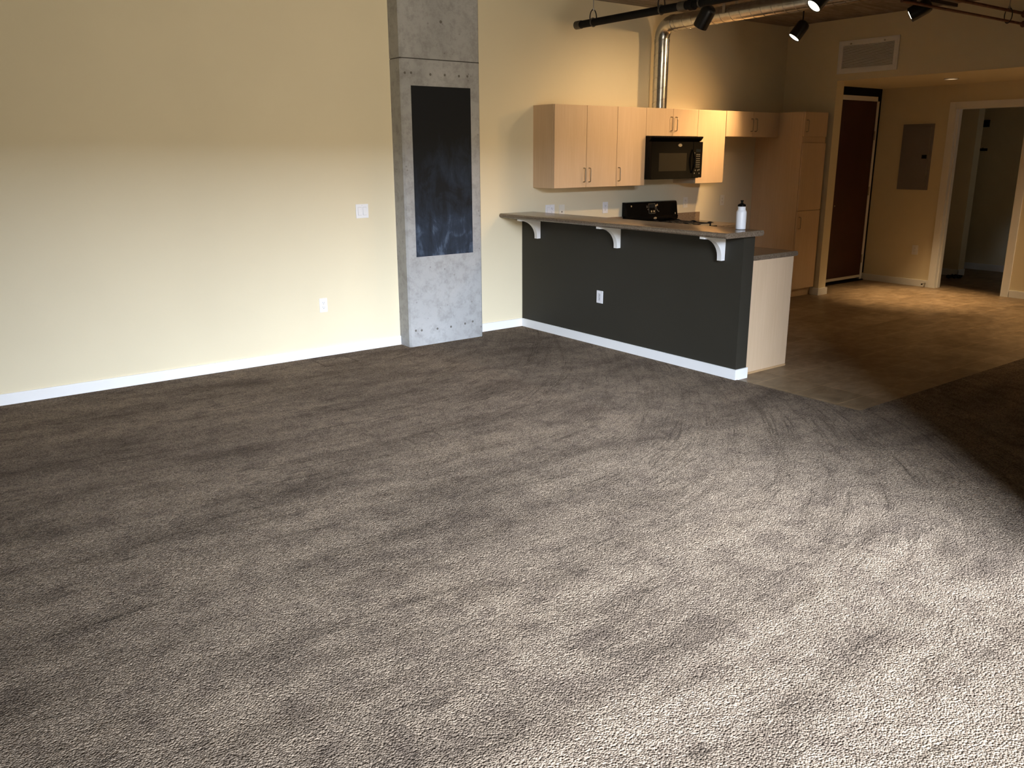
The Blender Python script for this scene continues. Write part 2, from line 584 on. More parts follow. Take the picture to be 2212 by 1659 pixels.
base_y('baseboard_hall.001', WY, -2.18, XH, -1)
struct('baseboard_closet', boxes([(6.846, 6.86, -.959, -.1, -.01, .085), (6.846, 7.03, -.959, -.945, -.01, .085),
                                  (7.756, 7.77, -3.0, -.1, -.01, .085)], bev=.002), 'white_trim')
# casing round the hall opening
struct('trim_1', boxes([(XH-.018, XH, YO0, -1.205, -.01, 2.23), (XH-.018, XH, -2.175, YO1, -.01, 2.23), (XH-.018, XH, YO1, YO0, ZO, 2.23),
                        (XH-.018, XH+.13, YO0-.018, YO0, -.01, ZO), (XH+.035, XH+.075, YO0-.032, YO0-.018, -.01, ZO),
                        (XH-.018, XH+.13, YO1, YO1+.018, -.01, ZO), (XH-.018, XH+.13, YO1, YO0, ZO-.018, ZO)], bev=.002), 'white_trim')

# ------------------------------------------------------------------ concrete column
t = thing('concrete_column', 'grey cast concrete column standing against the cream wall', 'column', (XC0, 0, 0))
ch = .016
def col_prism(z0, z1):
    pts = [(XC0, -.0005), (XC0, YC+ch), (XC0+ch, YC), (XC1-ch, YC), (XC1, YC+ch), (XC1, -.0005)]
    return prism([(x, y, z0) for x, y in pts], (0, 0, z1-z0))
obj('shaft', col_prism(-.01, 2.412), 'concrete', t)
obj('upper_shaft', col_prism(2.420, ZC), 'concrete', t)
ins = .006
obj('cold_joint', box(XC0+ins, XC1-ins, YC+ins, -.0005, 2.410, 2.422), 'slot', t)
MAT['tie'] = plain('tie_hole_grey', (.145, .135, .12), .9)
def tie(x, z, r=.011):
    return lathe((x, YC+.004, z), (0, -1, 0), [(0, r), (.0044, r), (.0050, r*.85), (.0050, 0)], 14)
for x, z in ((-1.345, 2.30), (-1.285, 2.303), (-1.10, 2.298), (-.958, 2.30), (-.815, 2.298), (-.728, 2.30), (-.985, 2.715),
             (-1.325, .145), (-1.265, .140), (-1.10, .135), (-.955, .135), (-.80, .145), (-.715, .155)):
    obj('tie_hole', tie(x, z, .0125 if z > 2.7 else .0105), 'tie', t, 40)

cbx0, cbx1, cbz0, cbz1 = -1.2927, -.7011, .7924, 2.2042
o = obj('chalkboard', box(cbx0, cbx1, YC-.003, YC-.0002, cbz0, cbz1), 'chalk')
tag(o, 'tall black chalkboard panel with chalk smears on the concrete column', 'chalkboard')

# ------------------------------------------------------------------ bar top, brackets, bottle
def bullnose_top(x0, x1, y0, y1, z0, z1, nose_lo=True, nose_hi=True, seg=6):
    """slab running along Y with rounded long edges"""
    h = (z1-z0)/2
    pts = []
    if nose_lo:
        pts += [(x0+h-h*cos(a), z0+h-h*sin(a)) for a in [-pi/2+pi*k/(2*seg) for k in range(2*seg+1)]]
    else:
        pts += [(x0, z1), (x0, z0)]
    if nose_hi:
        pts += [(x1-h+h*cos(a), z0+h+h*sin(a)) for a in [-pi/2+pi*k/(2*seg) for k in range(2*seg+1)]]
    else:
        pts += [(x1, z0), (x1, z1)]
    return prism([(x, y0, z) for x, z in pts], (0, y1-y0, 0))
o = obj('bar_counter', bullnose_top(-.274, .155, -2.694, -.0005, ZBU, ZBAR), 'counter', None, 35, loc=(-.06, -1.35, ZBU))
tag(o, 'long brown stone-look bar top on the charcoal half wall', 'counter')

def bracket_bm(y):
    th = .040
    pts = []
    zt = ZBU-.0003
    prof = [(-.0005, zt), (-.245, zt), (-.245, zt-.018)]
    for k in range(13):
        a = k/12*pi/2
        prof.append((-.215 + .175*sin(a), zt-.020-.150*(1-cos(a))))
    prof += [(-.040, zt-.190), (-.0005, zt-.190)]
    pts = [(x, y-th/2, z) for x, z in prof]
    return prism(pts, (0, th, 0))
b_y = (-.265, -1.345, -2.455)
blab = ('white curved bracket under the bar top nearest the cream wall', 'middle white curved bracket under the bar top',
        'white curved bracket under the free end of the bar top, below the bottle')
b0 = obj('bar_bracket', bracket_bm(b_y[0]), 'white_trim', None, 40, loc=(0, b_y[0], ZBU))
tag(b0, blab[0], 'bracket', 'white brackets under the bar top')
for k in (1, 2):
    c = b0.copy()
    col.objects.link(c)
    c.location = (0, b_y[k], ZBU)
    c['label'] = blab[k]

bx, by = .07, -2.545
t = thing('water_bottle', 'white squeeze water bottle with black lid on the bar top', 'bottle', (bx, by, ZBAR))
obj('body', lathe((bx, by, ZBAR), (0, 0, 1), [(0, 0), (.0005, .030), (.005, .0365), (.060, .0370), (.120, .0373), (.128, .0360), (.136, .0315),
                                              (.141, .0282), (.148, .0272), (.158, .0272), (.161, .0285), (.165, .0285), (.1655, 0)], 32), 'bottle', t, 50)
lid = obj('lid', lathe((bx, by, ZBAR), (0, 0, 1), [(.1657, 0), (.1657, .0290), (.172, .0300), (.178, .0290), (.183, .022), (.187, .013), (.190, .0105), (.1905, 0)], 32), 'black', t, 50)
obj('spout', lathe((bx, by, ZBAR), (0, 0, 1), [(.1907, 0), (.1907, .0085), (.202, .0085), (.204, .0115), (.209, .0115), (.2100, .0095), (.2100, 0)], 24), 'black', lid, 50)

# ------------------------------------------------------------------ kitchen cabinets
YU = -.316
def pull(x, y, z0, z1, out=.030, r=.0048):
    """U shaped pull handle standing off a door face that looks towards -Y"""
    c = .012
    P = [(x, y, z0), (x, y-out+c, z0)]
    P += [(x, y-out+c-c*sin(a), z0+c-c*cos(a)) for a in (pi/6, pi/3, pi/2)]
    P += [(x, y-out+c-c*sin(a), z1-c+c*cos(a)) for a in (pi/2, pi/3, pi/6)]
    P += [(x, y-out+c, z1), (x, y, z1)]
    return tube(P, r, 8)
GAP = .0022
def door(parent, x0, x1, z0, z1, y, hx=None, hz=None, name='door'):
    d = obj(name, box(x0+GAP, x1-GAP, y, y+.018, z0+GAP, z1-GAP, bev=.0012), 'maple', parent)
    if hx is not None:
        obj('handle', pull(hx, y-.0002, hz[0], hz[1]), 'nickel', d, 50)
    return d
def upper(name, label, x0, x1, z0, z1, doors, group='maple wall cabinets'):
    t = thing(name, label, 'cabinet', (x0, 0, z0), group)
    obj('carcass', box(x0, x1, YU+.0195, -.0006, z0, z1, bev=.001), 'maple', t)
    for d in doors:
        door(t, *d)
    return t
Z0, Z1, ZM = 1.339, 2.095, 1.8225
HZ = (1.392, 1.520)
upper('wall_cabinet', 'maple double-door wall cabinet at the left end of the run', .134, .931, Z0, Z1,
      [(.134, .5335, Z0, Z1, YU, .5335-.034, HZ), (.5335, .931, Z0, Z1, YU, .5335+.034, HZ)])
upper('wall_cabinet', 'maple single-door wall cabinet directly left of the microwave', .931, 1.3255, Z0, Z1,
      [(.931, 1.3255, Z0, Z1, YU, .931+.026, HZ)])
HM = (1.875, 2.010)
upper('wall_cabinet', 'short maple double-door wall cabinet above the microwave', 1.3255, 2.094, ZM, Z1,
      [(1.3255, 1.7125, ZM, Z1, YU, 1.7125-.034, HM), (1.7125, 2.094, ZM, Z1, YU, 1.7125+.034, HM)])
upper('wall_cabinet', 'brightly lit maple wall cabinet directly right of the microwave', 2.094, 2.545, Z0, Z1,
      [(2.094, 2.545, Z0, Z1, YU)])
upper('wall_cabinet', 'short maple double-door wall cabinet over the empty refrigerator space', 2.549, 3.475, 1.826, Z1,
      [(2.549, 3.010, 1.826, Z1, YU, 2.975, (1.885, 2.018)), (3.010, 3.475, 1.826, Z1, YU, 3.045, (1.885, 2.018))])

# tall pantry
YP = -.656
t = thing('pantry_cabinet', 'tall maple pantry cabinet beside the wall stub and entry door', 'cabinet', (3.477, 0, 0))
obj('carcass', box(3.477, 3.925, YP+.0195, -.0006, .094, Z1, bev=.001), 'maple', t)
obj('toe_kick', box(3.50, 3.925, YP+.06, YP+.08, -.006, .0938), 'maple', t)
door(t, 3.479, 3.915, 1.826, Z1, YP, 3.512, (1.880, 2.005), 'upper_door')
obj('rail', box(3.481, 3.913, YP+.012, YP+.0192, 1.762, 1.824), 'maple', t)
door(t, 3.479, 3.915, 1.008, 1.760, YP, name='middle_door')
door(t, 3.479, 3.915, .096, 1.006, YP, 3.512, (.805, .935), 'lower_door')

# peninsula base cabinet behind the half wall, with finished end panel
YPN = -2.588
t = thing('base_cabinet', 'maple base cabinet run behind the charcoal half wall with a pale end panel', 'cabinet', (.13, YPN, 0))
obj('carcass', box(.130, .672, YPN+.019, -.66, .10, .8765, bev=.001), 'maple', t)
obj('end_panel', box(.128, .692, YPN, YPN+.0185, .012, .8768, bev=.0012), 'maple', t)
MAT['maple_edge'] = plain('maple_edge_band', (.50, .32, .16), .5, var=.06, vscale=20)
obj('base_shoe', box(.134, .692, YPN-.004, YPN+.012, -.004, .0118, bev=.001), 'maple_edge', t)
obj('toe_kick', box(.60, .615, YPN+.02, -.66, -.004, .0998), 'maple', t)
yy = [YPN+.02 + (-.68-YPN-.02)*k/4 for k in range(5)]
for k in range(4):
    d = obj('door', box(.6724, .6905, yy[k]+GAP, yy[k+1]-GAP, .105, .72, bev=.0012), 'maple', t)
    obj('drawer_front', box(.6724, .6905, yy[k]+GAP, yy[k+1]-GAP, .725, .872, bev=.0012), 'maple', t)

t = thing('base_cabinet', 'maple base cabinet left of the range, under the back counter', 'cabinet', (.70, 0, 0))
obj('carcass', box(.700, 1.320, -.600, -.002, .10, .8765), 'maple', t)
obj('door', box(.705, 1.318, -.619, -.6005, .105, .872, bev=.0012), 'maple', t)
t = thing('base_cabinet', 'maple base cabinet between the range and the refrigerator space', 'cabinet', (2.10, 0, 0))
obj('carcass', box(2.100, 2.540, -.600, -.002, .10, .8765), 'maple', t)
obj('door', box(2.102, 2.538, -.619, -.6005, .105, .72, bev=.0012), 'maple', t)
obj('drawer_front', box(2.102, 2.538, -.619, -.6005, .725, .872, bev=.0012), 'maple', t)
obj('toe_kick', box(2.100, 2.540, -.55, -.53, -.004, .0998), 'maple', t)

# worktops
t = thing('worktop', 'L-shaped brown stone-look worktop behind the half wall', 'worktop', (.43, -1.3, .877))
obj('peninsula_slab', bullnose_top(.1265, .737, YPN-.006, -.6402, .877, .914, False, True), 'counter', t, 35)
obj('wall_slab', box(.1265, 1.324, -.640, -.0006, .877, .914, bev=.004), 'counter', t)
obj('backsplash', box(.130, 1.324, -.020, -.0006, .9142, 1.010, bev=.003), 'splash', t)
t = thing('worktop', 'short brown stone-look worktop right of the range', 'worktop', (2.1, -.3, .877))
obj('slab', box(2.096, 2.548, -.645, -.0006, .877, .914, bev=.006), 'counter', t)
obj('backsplash', box(2.100, 2.540, -.020, -.0006, .9142, 1.010, bev=.003), 'splash', t)

# ------------------------------------------------------------------ range
rx0, rx1 = 1.329, 2.091
t = thing('range', 'black freestanding range with a raised backguard behind the bar', 'range', (rx0, 0, 0))
obj('body', box(rx0, rx1, -.640, -.004, .02, .900, bev=.004), 'black', t)
obj('cooktop', box(rx0, rx1, -.655, -.085, .9003, .920, bev=.006), 'black', t)
od = obj('oven_door', box(rx0+.01, rx1-.01, -.668, -.6405, .22, .79, bev=.006), 'black', t)
obj('handle', tube([(rx0+.06, -.668, .755), (rx0+.06, -.70, .755), (rx1-.06, -.70, .755), (rx1-.06, -.668, .755)], .010, 10), 'black_matte', od, 50)
obj('drawer', box(rx0+.01, rx1-.01, -.664, -.6405, .04, .21, bev=.006), 'black', t)
for k in range(5):
    kx = rx0+.10+k*(rx1-rx0-.20)/4
    obj('knob', lathe((kx, -.6405, .845), (0, -1, 0), [(0, 0), (0, .021), (.022, .018), (.024, 0)], 16), 'black_matte', t, 40)
bg = [(-.006, .9205), (-.084, .9205), (-.084, .955), (-.094, .962), (-.096, .995), (-.088, 1.005), (-.070, 1.135), (-.060, 1.150), (-.040, 1.155), (-.006, 1.155)]
bgo = obj('backguard', prism([(rx0-.004, y, z) for y, z in bg], (rx1-rx0+.008, 0, 0), bev=.003), 'black', t, 30)
# control cluster on the sloping face of the backguard
def on_slope(x0, x1, s0, s1, lift):
    A, B = Vector((0, -.088, 1.005)), Vector((0, -.070, 1.135))
    d = (B-A)
    n = Vector((0, -d.z, d.y)).normalized()
    p = [A+d*s0+n*.0003, A+d*s1+n*.0003]
    pts = [(x0, p[0].y, p[0].z), (x1, p[0].y, p[0].z), (x1, p[1].y, p[1].z), (x0, p[1].y, p[1].z)]
    return prism(pts, n*lift)
obj('display', on_slope(1.662, 1.738, .66, .94, .002), 'display', bgo)
lines = bmesh.new()
for a in ((1.650, 1.654, .20, .98), (1.748, 1.752, .20, .98), (1.650, 1.752, .96, .99), (1.662, 1.745, .18, .215)):
    merge(lines, on_slope(*a, .0015))
obj('printed_outline', lines, 'button', bgo)
for (x, s) in ((1.628, .80), (1.628, .70), (1.640, .52), (1.768, .62), (1.775, .50), (1.785, .40), (1.80, .33)):
    obj('button', on_slope(x-.008, x+.006, s-.035, s+.035, .0018), 'button', bgo)
for (x, s) in ((1.762, .80), (1.782, .86), (1.690, .36), (1.728, .36)):
    obj('silver_button', on_slope(x-.010, x+.010, s-.075, s+.075, .002), 'silver', bgo)  # silver-coloured buttons in the control cluster
for (x, s) in ((1.392, .85), (2.055, .10)):
    obj('marker', on_slope(x-.007, x+.007, s-.06, s+.06, .004), 'silver', bgo)
obj('badge', lathe((1.737, -.0955, .979), (0, -1, 0), [(0, 0), (0, .026), (.0022, .024), (.0030, 0)], 24), 'silver', bgo, 40).scale = (1, 1, 1)
# flatten the badge into an oval
bo = bgo.children[-1]
for ob in bgo.children:
    if ob.name.startswith('badge'):
        bo = ob
c = sum((v.co for v in bo.data.vertices), Vector())/len(bo.data.vertices)
for v in bo.data.vertices:
    v.co.z = c.z + (v.co.z-c.z)*.50
def grate(x0, x1):
    bm = bmesh.new()
    zt = .945
    for y in (-.16, -.36, -.56):
        bm_box(bm, x0, x1, y-.006, y+.006, zt-.012, zt)
    for x in (x0+.006, (x0+x1)/2, x1-.006):
        bm_box(bm, x-.006, x+.006, -.60, -.12, zt-.012, zt)
    for x in (x0+.006, x1-.006):
        for y in (-.59, -.36, -.13):
            bm_box(bm, x-.006, x+.006, y-.006, y+.006, .9202, zt-.010)
            prism([(x-.006, y-.05, zt-.001), (x-.006, y+.05, zt-.001), (x-.006, y+.015, zt+.012), (x-.006, y-.015, zt+.012)], (.012, 0, 0), bm=bm)
    return bm
obj('grate', grate(rx0+.03, (rx0+rx1)/2-.006), 'iron', t)
obj('grate', grate((rx0+rx1)/2+.006, rx1-.03), 'iron', t)
for x in (rx0+.19, rx1-.19):
    for y in (-.24, -.48):
        obj('burner', lathe((x, y, .9202), (0, 0, 1), [(0, .045), (.008, .045), (.010, .034), (.016, .033), (.017, 0)], 20), 'iron', t, 40)

# ------------------------------------------------------------------ microwave
mx0, mx1, my, mz0, mz1 = 1.3262, 2.0935, -.400, 1.398, 1.8215
t = thing('microwave', 'black over-the-range microwave mounted under the short cabinet', 'microwave', (mx0, 0, mz0))
obj('body', box(mx0, mx1, my+.045, -.0006, mz0, mz1, bev=.002), 'black_matte', t)
# sloping vent lip along the top, cut back at an angle
obj('vent_hood', prism([(mx0, my+.044, 1.772), (mx0, my+.030, 1.776), (mx0, my, 1.806), (mx0, my, mz1-.0005), (mx0, my+.044, mz1-.0005)], (mx1-mx0, 0, 0), bev=.0015), 'black', t)
vg = bmesh.new()
for k in range(22):
    x = mx0+.05+k*(mx1-mx0-.10)/21
    bm_box(vg, x-.010, x+.010, my+.002-.003, my+.002, 1.811, 1.816)
obj('vent_slots', vg, 'black_matte', t)
dx1 = 1.945
fd = obj('door', box(mx0, dx1, my, my+.0445, mz0, 1.768, bev=.004), 'black', t)
obj('window', box(1.438, 1.848, my-.0015, my+.002, 1.477, 1.655, bev=.001), 'glass_dark', fd)
hb = []
for k in range(13):
    a = k/12
    hb.append((1.928+.012*sin(a*pi), my-.004-.030*sin(a*pi), 1.455+.235*a))
obj('handle', tube(hb, [.006+.007*sin(k/12*pi) for k in range(13)], 10), 'black', fd, 60)
bd = obj('badge', lathe((1.742, my-.0004, 1.733), (0, -1, 0), [(0, 0), (0, .030), (.003, .028), (.004, 0)], 28), 'silver', fd, 40)
c = sum((v.co for v in bd.data.vertices), Vector())/len(bd.data.vertices)
for v in bd.data.vertices:
    v.co.z = c.z + (v.co.z-c.z)*.55
cpn = obj('control_panel', box(dx1+.003, mx1, my, my+.0445, mz0+.006, 1.768, bev=.004), 'black', t)
obj('display', box(1.992, 2.060, my-.0012, my+.001, 1.665, 1.695), 'display', cpn)
for r, z in enumerate((1.640, 1.622, 1.598, 1.577, 1.556, 1.535, 1.514)):
    for q in range(3):
        x = 2.004+q*.021
        obj('button', box(x-.007, x+.007, my-.0012, my+.001, z-.0045, z+.0045), 'button', cpn)
for x, z in ((1.990, 1.480), (2.030, 1.480), (2.050, 1.484), (1.978, 1.450), (2.052, 1.448), (1.966, 1.655)):
    obj('button', box(x-.007, x+.007, my-.0012, my+.001, z-.007, z+.007), 'button', cpn)
obj('underside_grille', box(mx0+.10, mx1-.10, my+.08, -.08, mz0-.004, mz0+.001), 'black_matte', t)

# ------------------------------------------------------------------ wall plates
def plate_y(name, label, cat, x0, x1, z0, z1, y, slots, mat='plastic', group=None):
    """cover plate on a wall that looks towards -Y"""
    cx, cz = (x0+x1)/2, (z0+z1)/2
    t = thing(name, label, cat, (cx, y, cz), group)
    obj('plate', box(x0, x1, y-.006, y-.0003, z0, z1, bev=.002), mat, t)
    for s in slots:
        kind, ox = s
        if kind == 'rocker':
            obj('rocker_frame', box(cx+ox-.0175, cx+ox+.0175, y-.0068, y-.0058, cz-.034, cz+.034), 'grey_plate', t)
            obj('rocker', prism([(cx+ox-.0155, y-.0066, cz-.031), (cx+ox-.0155, y-.0115, cz-.031), (cx+ox-.0155, y-.0076, cz+.031), (cx+ox-.0155, y-.0066, cz+.031)], (.031, 0, 0)), mat, t)
        elif kind == 'duplex':
            for dz in (-.0195, .0195):
                rc = obj('receptacle', box(cx+ox-.0165, cx+ox+.0165, y-.0078, y-.0058, cz+dz-.0145, cz+dz+.0145, bev=.002), mat, t)
                obj('slots', boxes([(cx+ox-.0085, cx+ox-.0060, y-.0081, y-.0076, cz+dz-.001, cz+dz+.009), (cx+ox+.0055, cx+ox+.0080, y-.0081, y-.0076, cz+dz-.001, cz+dz+.007),
                                    (cx+ox-.0028, cx+ox+.0028, y-.0081, y-.0076, cz+dz-.010, cz+dz-.005)]), 'slot', rc)
        elif kind == 'jack':
            obj('jack', box(cx+ox-.006, cx+ox+.006, y-.0066, y-.0058, cz-.020, cz-.006), 'slot', t)
    obj('screw', lathe((cx, y-.0058, z1-.011 if slots[0][0] != 'duplex' else cz), (0, -1, 0), [(0, .0028), (.0008, .0026), (.001, 0)], 10), 'grey_plate', t)
    return t
plate_y('light_switch', 'white double rocker light switch on the cream wall left of the column', 'light switch', -1.764, -1.648, 1.137, 1.2525, 0, [('rocker', -.023), ('rocker', .023)])
plate_y('power_outlet', 'white power outlet low on the cream wall left of the column', 'outlet', -2.144, -2.074, .3765, .4935, 0, [('duplex', 0)])
plate_y('light_switch', 'white double plate with a rocker and an outlet above the bar top', 'light switch', .287, .402, 1.055, 1.170, 0, [('rocker', -.023), ('duplex', .023)])
plate_y('phone_jack', 'ivory phone jack plate on the wall above the bar top', 'wall plate', .461, .532, 1.050, 1.165, 0, [('jack', 0)], 'ivory')
plate_y('power_outlet', 'white power outlet on the kitchen wall left of the range', 'outlet', 1.050, 1.122, 1.056, 1.170, 0, [('duplex', 0)])
plate_y('power_outlet', 'power outlet on the kitchen wall directly right of the range backguard', 'outlet', 2.272, 2.344, 1.064, 1.180, 0, [('duplex', 0)], 'ivory')
plate_y('power_outlet', 'power outlet on the wall of the empty refrigerator space', 'outlet', 2.896, 2.970, 1.066, 1.182, 0, [('duplex', 0)], 'ivory')
def plate_x(name, label, cat, x, y0, y1, z0, z1, style):
    """cover plate on a wall that looks towards -X"""
    cy, cz = (y0+y1)/2, (z0+z1)/2
    t = thing(name, label, cat, (x, cy, cz))
    obj('plate', box(x-.006, x-.0003, y0, y1, z0, z1, bev=.002), 'plastic', t)
    if style == 'decora':
        obj('receptacle', box(x-.0085, x-.0058, cy-.0165, cy+.0165, cz-.033, cz+.033, bev=.001), 'grey_plate', t)
        obj('slots', boxes([(x-.0088, x-.0083, cy-.006, cy-.003, cz+.010, cz+.022), (x-.0088, x-.0083, cy-.006, cy-.003, cz-.022, cz-.010)]), 'slot', t)
    else:
        for dz in (-.0195, .0195):
            rc = obj('receptacle', box(x-.0078, x-.0058, cy-.0165, cy+.0165, cz+dz-.0145, cz+dz+.0145, bev=.002), 'plastic', t)
            obj('slots', boxes([(x-.0081, x-.0076, cy-.0085, cy-.006, cz+dz, cz+dz+.008), (x-.0081, x-.0076, cy+.0055, cy+.008, cz+dz, cz+dz+.008)]), 'slot', rc)
    return t
plate_x('power_outlet', 'white power outlet in the middle of the charcoal half wall', 'outlet', 0, -1.167, -1.089, .380, .490, 'decora')
plate_x('power_outlet', 'white power outlet low on the hall wall below the grey panel', 'outlet', XH, -1.022, -.944, .388, .508, 'duplex')

# ------------------------------------------------------------------ hall: entry door, panel, vent, downlight
door_t = bpy.data.objects.new('door_1', None)
col.objects.link(door_t)
door_t.location = (5.0, YD, 0)
door_t['kind'] = 'structure'
obj('leaf', box(4.575, 5.476, YD+.002, YD+.045, .034, 2.276), 'door_wood', door_t)
obj('frame', boxes([(4.52, 5.522, YD-.004, YD+.06, 2.278, 2.333), (5.478, 5.522, YD-.004, YD+.06, -.004, 2.333), (4.52, 4.573, YD-.004, YD+.06, -.004, 2.333)]), 'white_trim', door_t)
obj('black_reveal', boxes([(4.52, XH-.001, YD+.004, YD+.07, 2.3335, ZS-.0005), (5.5225, XH-.001, YD+.004, YD+.07, .09, 2.3335)]), 'black_matte', door_t)  # black reveal trim between door frame and wall
obj('door_sweep', box(4.575, 5.476, YD-.006, YD+.0015, .036, .070), 'ivory', door_t)
obj('threshold', box(4.52, 5.522, YD-.03, YD+.06, -.004, .012), 'black_matte', door_t)
for z in (1.86, 1.165, .285):
    obj('hinge', boxes([(5.462, 5.490, YD-.010, YD-.0042, z-.055, z+.055)], bev=.002), 'steel', door_t)
obj('peephole', lathe((4.745, YD+.002, 1.0), (0, -1, 0), [(0, .009), (.004, .009), (.005, 0)], 14), 'silver', door_t)

t = thing('electrical_panel', 'grey metal electrical panel door on the hall wall', 'electrical panel', (XH, -.85, 1.6))
ey0, ey1, ez0, ez1 = -1.047, -.648, 1.196, 1.990
obj('frame', box(XH-.012, XH-.0004, ey0, ey1, ez0, ez1, bev=.003), 'panel_grey', t)
ed = obj('door', box(XH-.018, XH-.0123, ey0+.035, ey1-.030, ez0+.035, ez1-.035, bev=.002), 'panel_grey', t)
obj('latch', box(XH-.021, XH-.0182, ey0+.052, ey0+.115, 1.575, 1.620, bev=.002), 'black_matte', ed)
obj('door_edge', box(XH-.022, XH-.0125, ey0+.029, ey0+.036, ez0+.04, ez1-.04, bev=.001), 'steel', t)

t = thing('air_vent', 'white return air grille high on the bulkhead wall', 'vent', (XF, -1.05, 2.67))
vy0, vy1, vz0, vz1 = -1.400, -.692, 2.503, 2.848
fr = .052
obj('frame', boxes([(XF-.014, XF-.0004, vy0, vy1, vz1-fr, vz1), (XF-.014, XF-.0004, vy0, vy1, vz0, vz0+fr),
                    (XF-.014, XF-.0004, vy0, vy0+fr, vz0+fr, vz1-fr), (XF-.014, XF-.0004, vy1-fr, vy1, vz0+fr, vz1-fr)], bev=.002), 'white_trim', t)
obj('rim', boxes([(XF-.017, XF-.0142, vy0+.018, vy1-.018, vz1-.022, vz1-.018), (XF-.017, XF-.0142, vy0+.018, vy1-.018, vz0+.018, vz0+.022),
                  (XF-.017, XF-.0142, vy0+.018, vy0+.022, vz0+.022, vz1-.022), (XF-.017, XF-.0142, vy1-.022, vy1-.018, vz0+.022, vz1-.022)]), 'white_trim', t)
obj('backing', box(XF-.003, XF-.0004, vy0+fr, vy1-fr, vz0+fr, vz1-fr), 'slot', t)
lv = bmesh.new()
nl = 22
for k in range(nl):
    z = vz0+fr+(k+.5)*(vz1-vz0-2*fr)/nl
    prism([(XF-.011, vy0+fr, z-.0042), (XF-.0095, vy0+fr, z-.0050), (XF-.004, vy0+fr, z+.0030), (XF-.0055, vy0+fr, z+.0038)], (0, vy1-vy0-2*fr, 0), bm=lv)
obj('louvres', lv, 'white_trim', t)
for y in (-.84, -1.235):
    obj('latch', lathe((XF-.0142, y, vz1-.036), (-1, 0, 0), [(0, .010), (.006, .009), (.007, 0)], 12), 'steel', t)

def downlight(x, y, label, power, size):
    t = thing('downlight', label, 'ceiling light', (x, y, ZS), 'recessed downlights in the hall bulkhead')
    obj('trim_ring', ring((x, y, ZS-.002), (0, 0, 1), .066, .0085, 28, 8), 'white_trim', t, 60)
    obj('lens', lathe((x, y, ZS-.0005), (0, 0, -1), [(0, .058), (.003, .056), (.004, 0)], 24), 'lamp_soft', t)
    add_light('downlight_lamp', 'SPOT', (x, y, ZS-.015), (0, .03, -1), power, (1.0, .69, .37), spot_size=radians(size), spot_blend=1.0, shadow_soft_size=.04)
downlight(4.706, -1.613, 'small recessed downlight in the hall bulkhead ceiling above the bright floor pool', 400, 56)
downlight(4.706, -3.90, 'unseen recessed downlight added in the hall bulkhead to brighten the dark carpet and pantry', 290, 130)  # out-of-view lamp added to brighten the dark carpet and pantry fronts

# doorstop, closet odds and ends
t = thing('door_stop', 'small spring door stop on the hall baseboard by the casing', 'door stop', (XH-.014, -1.172, .045))
obj('spring', tube([(XH-.0142, -1.172, .045), (XH-.06, -1.172, .043), (XH-.085, -1.172, .040)], [.010, .006, .006], 10), 'steel', t, 50)
obj('tip', lathe((XH-.085, -1.172, .040), (-1, 0, -.05), [(0, .009), (.016, .009), (.018, 0)], 12), 'black_matte', t)
pts = []
for k in range(60):
    a = k*.42
    r = .05+.10*abs(sin(k*.9))
    pts.append((6.62+r*cos(a)*.9, -1.02+r*sin(a)*.6, .004+.03*abs(sin(k*1.7))))
o = obj('cable_coil', tube(pts, .007, 6), 'black_matte', None, 60, loc=(6.62, -1.02, 0))
tag(o, 'tangled black cable heap on the floor of the dark room', 'cable')
o = obj('wall_box', box(7.72, 7.7698, -.685, -.595, 1.99, 2.085, bev=.004), 'black_matte', None, loc=(7.77, -.64, 2.04))
tag(o, 'small black box high on the wall inside the dark room', 'wall box')
t = thing('closet_hook', 'dark hook rail on the wall inside the dark room, below the black box', 'hook', (7.77, -.64, 1.69))
obj('back_plate', box(7.76, 7.7698, -.70, -.59, 1.665, 1.70, bev=.003), 'black_matte', t)
obj('hook', tube([(7.76, -.665, 1.685), (7.71, -.665, 1.675), (7.70, -.665, 1.71)], .006, 8), 'black_matte', t)
obj('hook', tube([(7.76, -.62, 1.685), (7.71, -.62, 1.675), (7.70, -.62, 1.71)], .006, 8), 'black_matte', t)

# ------------------------------------------------------------------ duct
DX, DY, DR, DZ = 1.665, -.160, .0745, 2.905
t = thing('exhaust_duct', 'round galvanised exhaust duct rising from the cabinets and turning along the ceiling', 'duct', (DX, DY, Z1))
obj('riser', tube([(DX, DY, Z1+.0005), (DX, DY, DZ-.135)], DR, 28, True), 'duct', t, 60)
el_pts = [(DX, DY, DZ-.136)]
Re = .135
for k in range(1, 6):
    a = k/5*pi/2
    el_pts.append((DX, DY-Re+Re*cos(a), DZ-Re+Re*sin(a)))
obj('elbow', tube(el_pts, DR+.0015, 28, True), 'duct', t, 25)
obj('horizontal_run', tube([(DX, DY-Re-.0005, DZ), (DX, -4.6, DZ)], DR, 28, True), 'duct', t, 60)
# spiral lock seams
def helix(p0, d, L, r, pitch, ph=0.0):
    p0, d = Vector(p0), Vector(d)
    ref = Vector((1, 0, 0))
    a = ref
    b = d.cross(a)
    n = int(L/pitch*24)
    return [p0 + d*(L*k/n) + (a*cos(ph+2*pi*k/24)+b*sin(ph+2*pi*k/24))*r for k in range(n+1)]
obj('seam', tube(helix((DX, DY, Z1+.01), (0, 0, 1), DZ-.14-Z1, DR+.0004, .115), .0022, 6), 'duct', t, 60)
obj('seam', tube(helix((DX, DY-Re-.01, DZ), (0, -1, 0), 3.2, DR+.0004, .115), .0022, 6), 'duct', t, 60)
obj('collar', tube([(DX, DY-Re+.01, DZ), (DX, DY-Re-.03, DZ)], DR+.004, 28), 'duct', t, 60)
obj('collar', tube([(DX, DY, DZ-Re-.005), (DX, DY, DZ-Re-.030)], DR+.004, 28), 'duct', t, 60)
MAT['lamp'].use_nodes = True
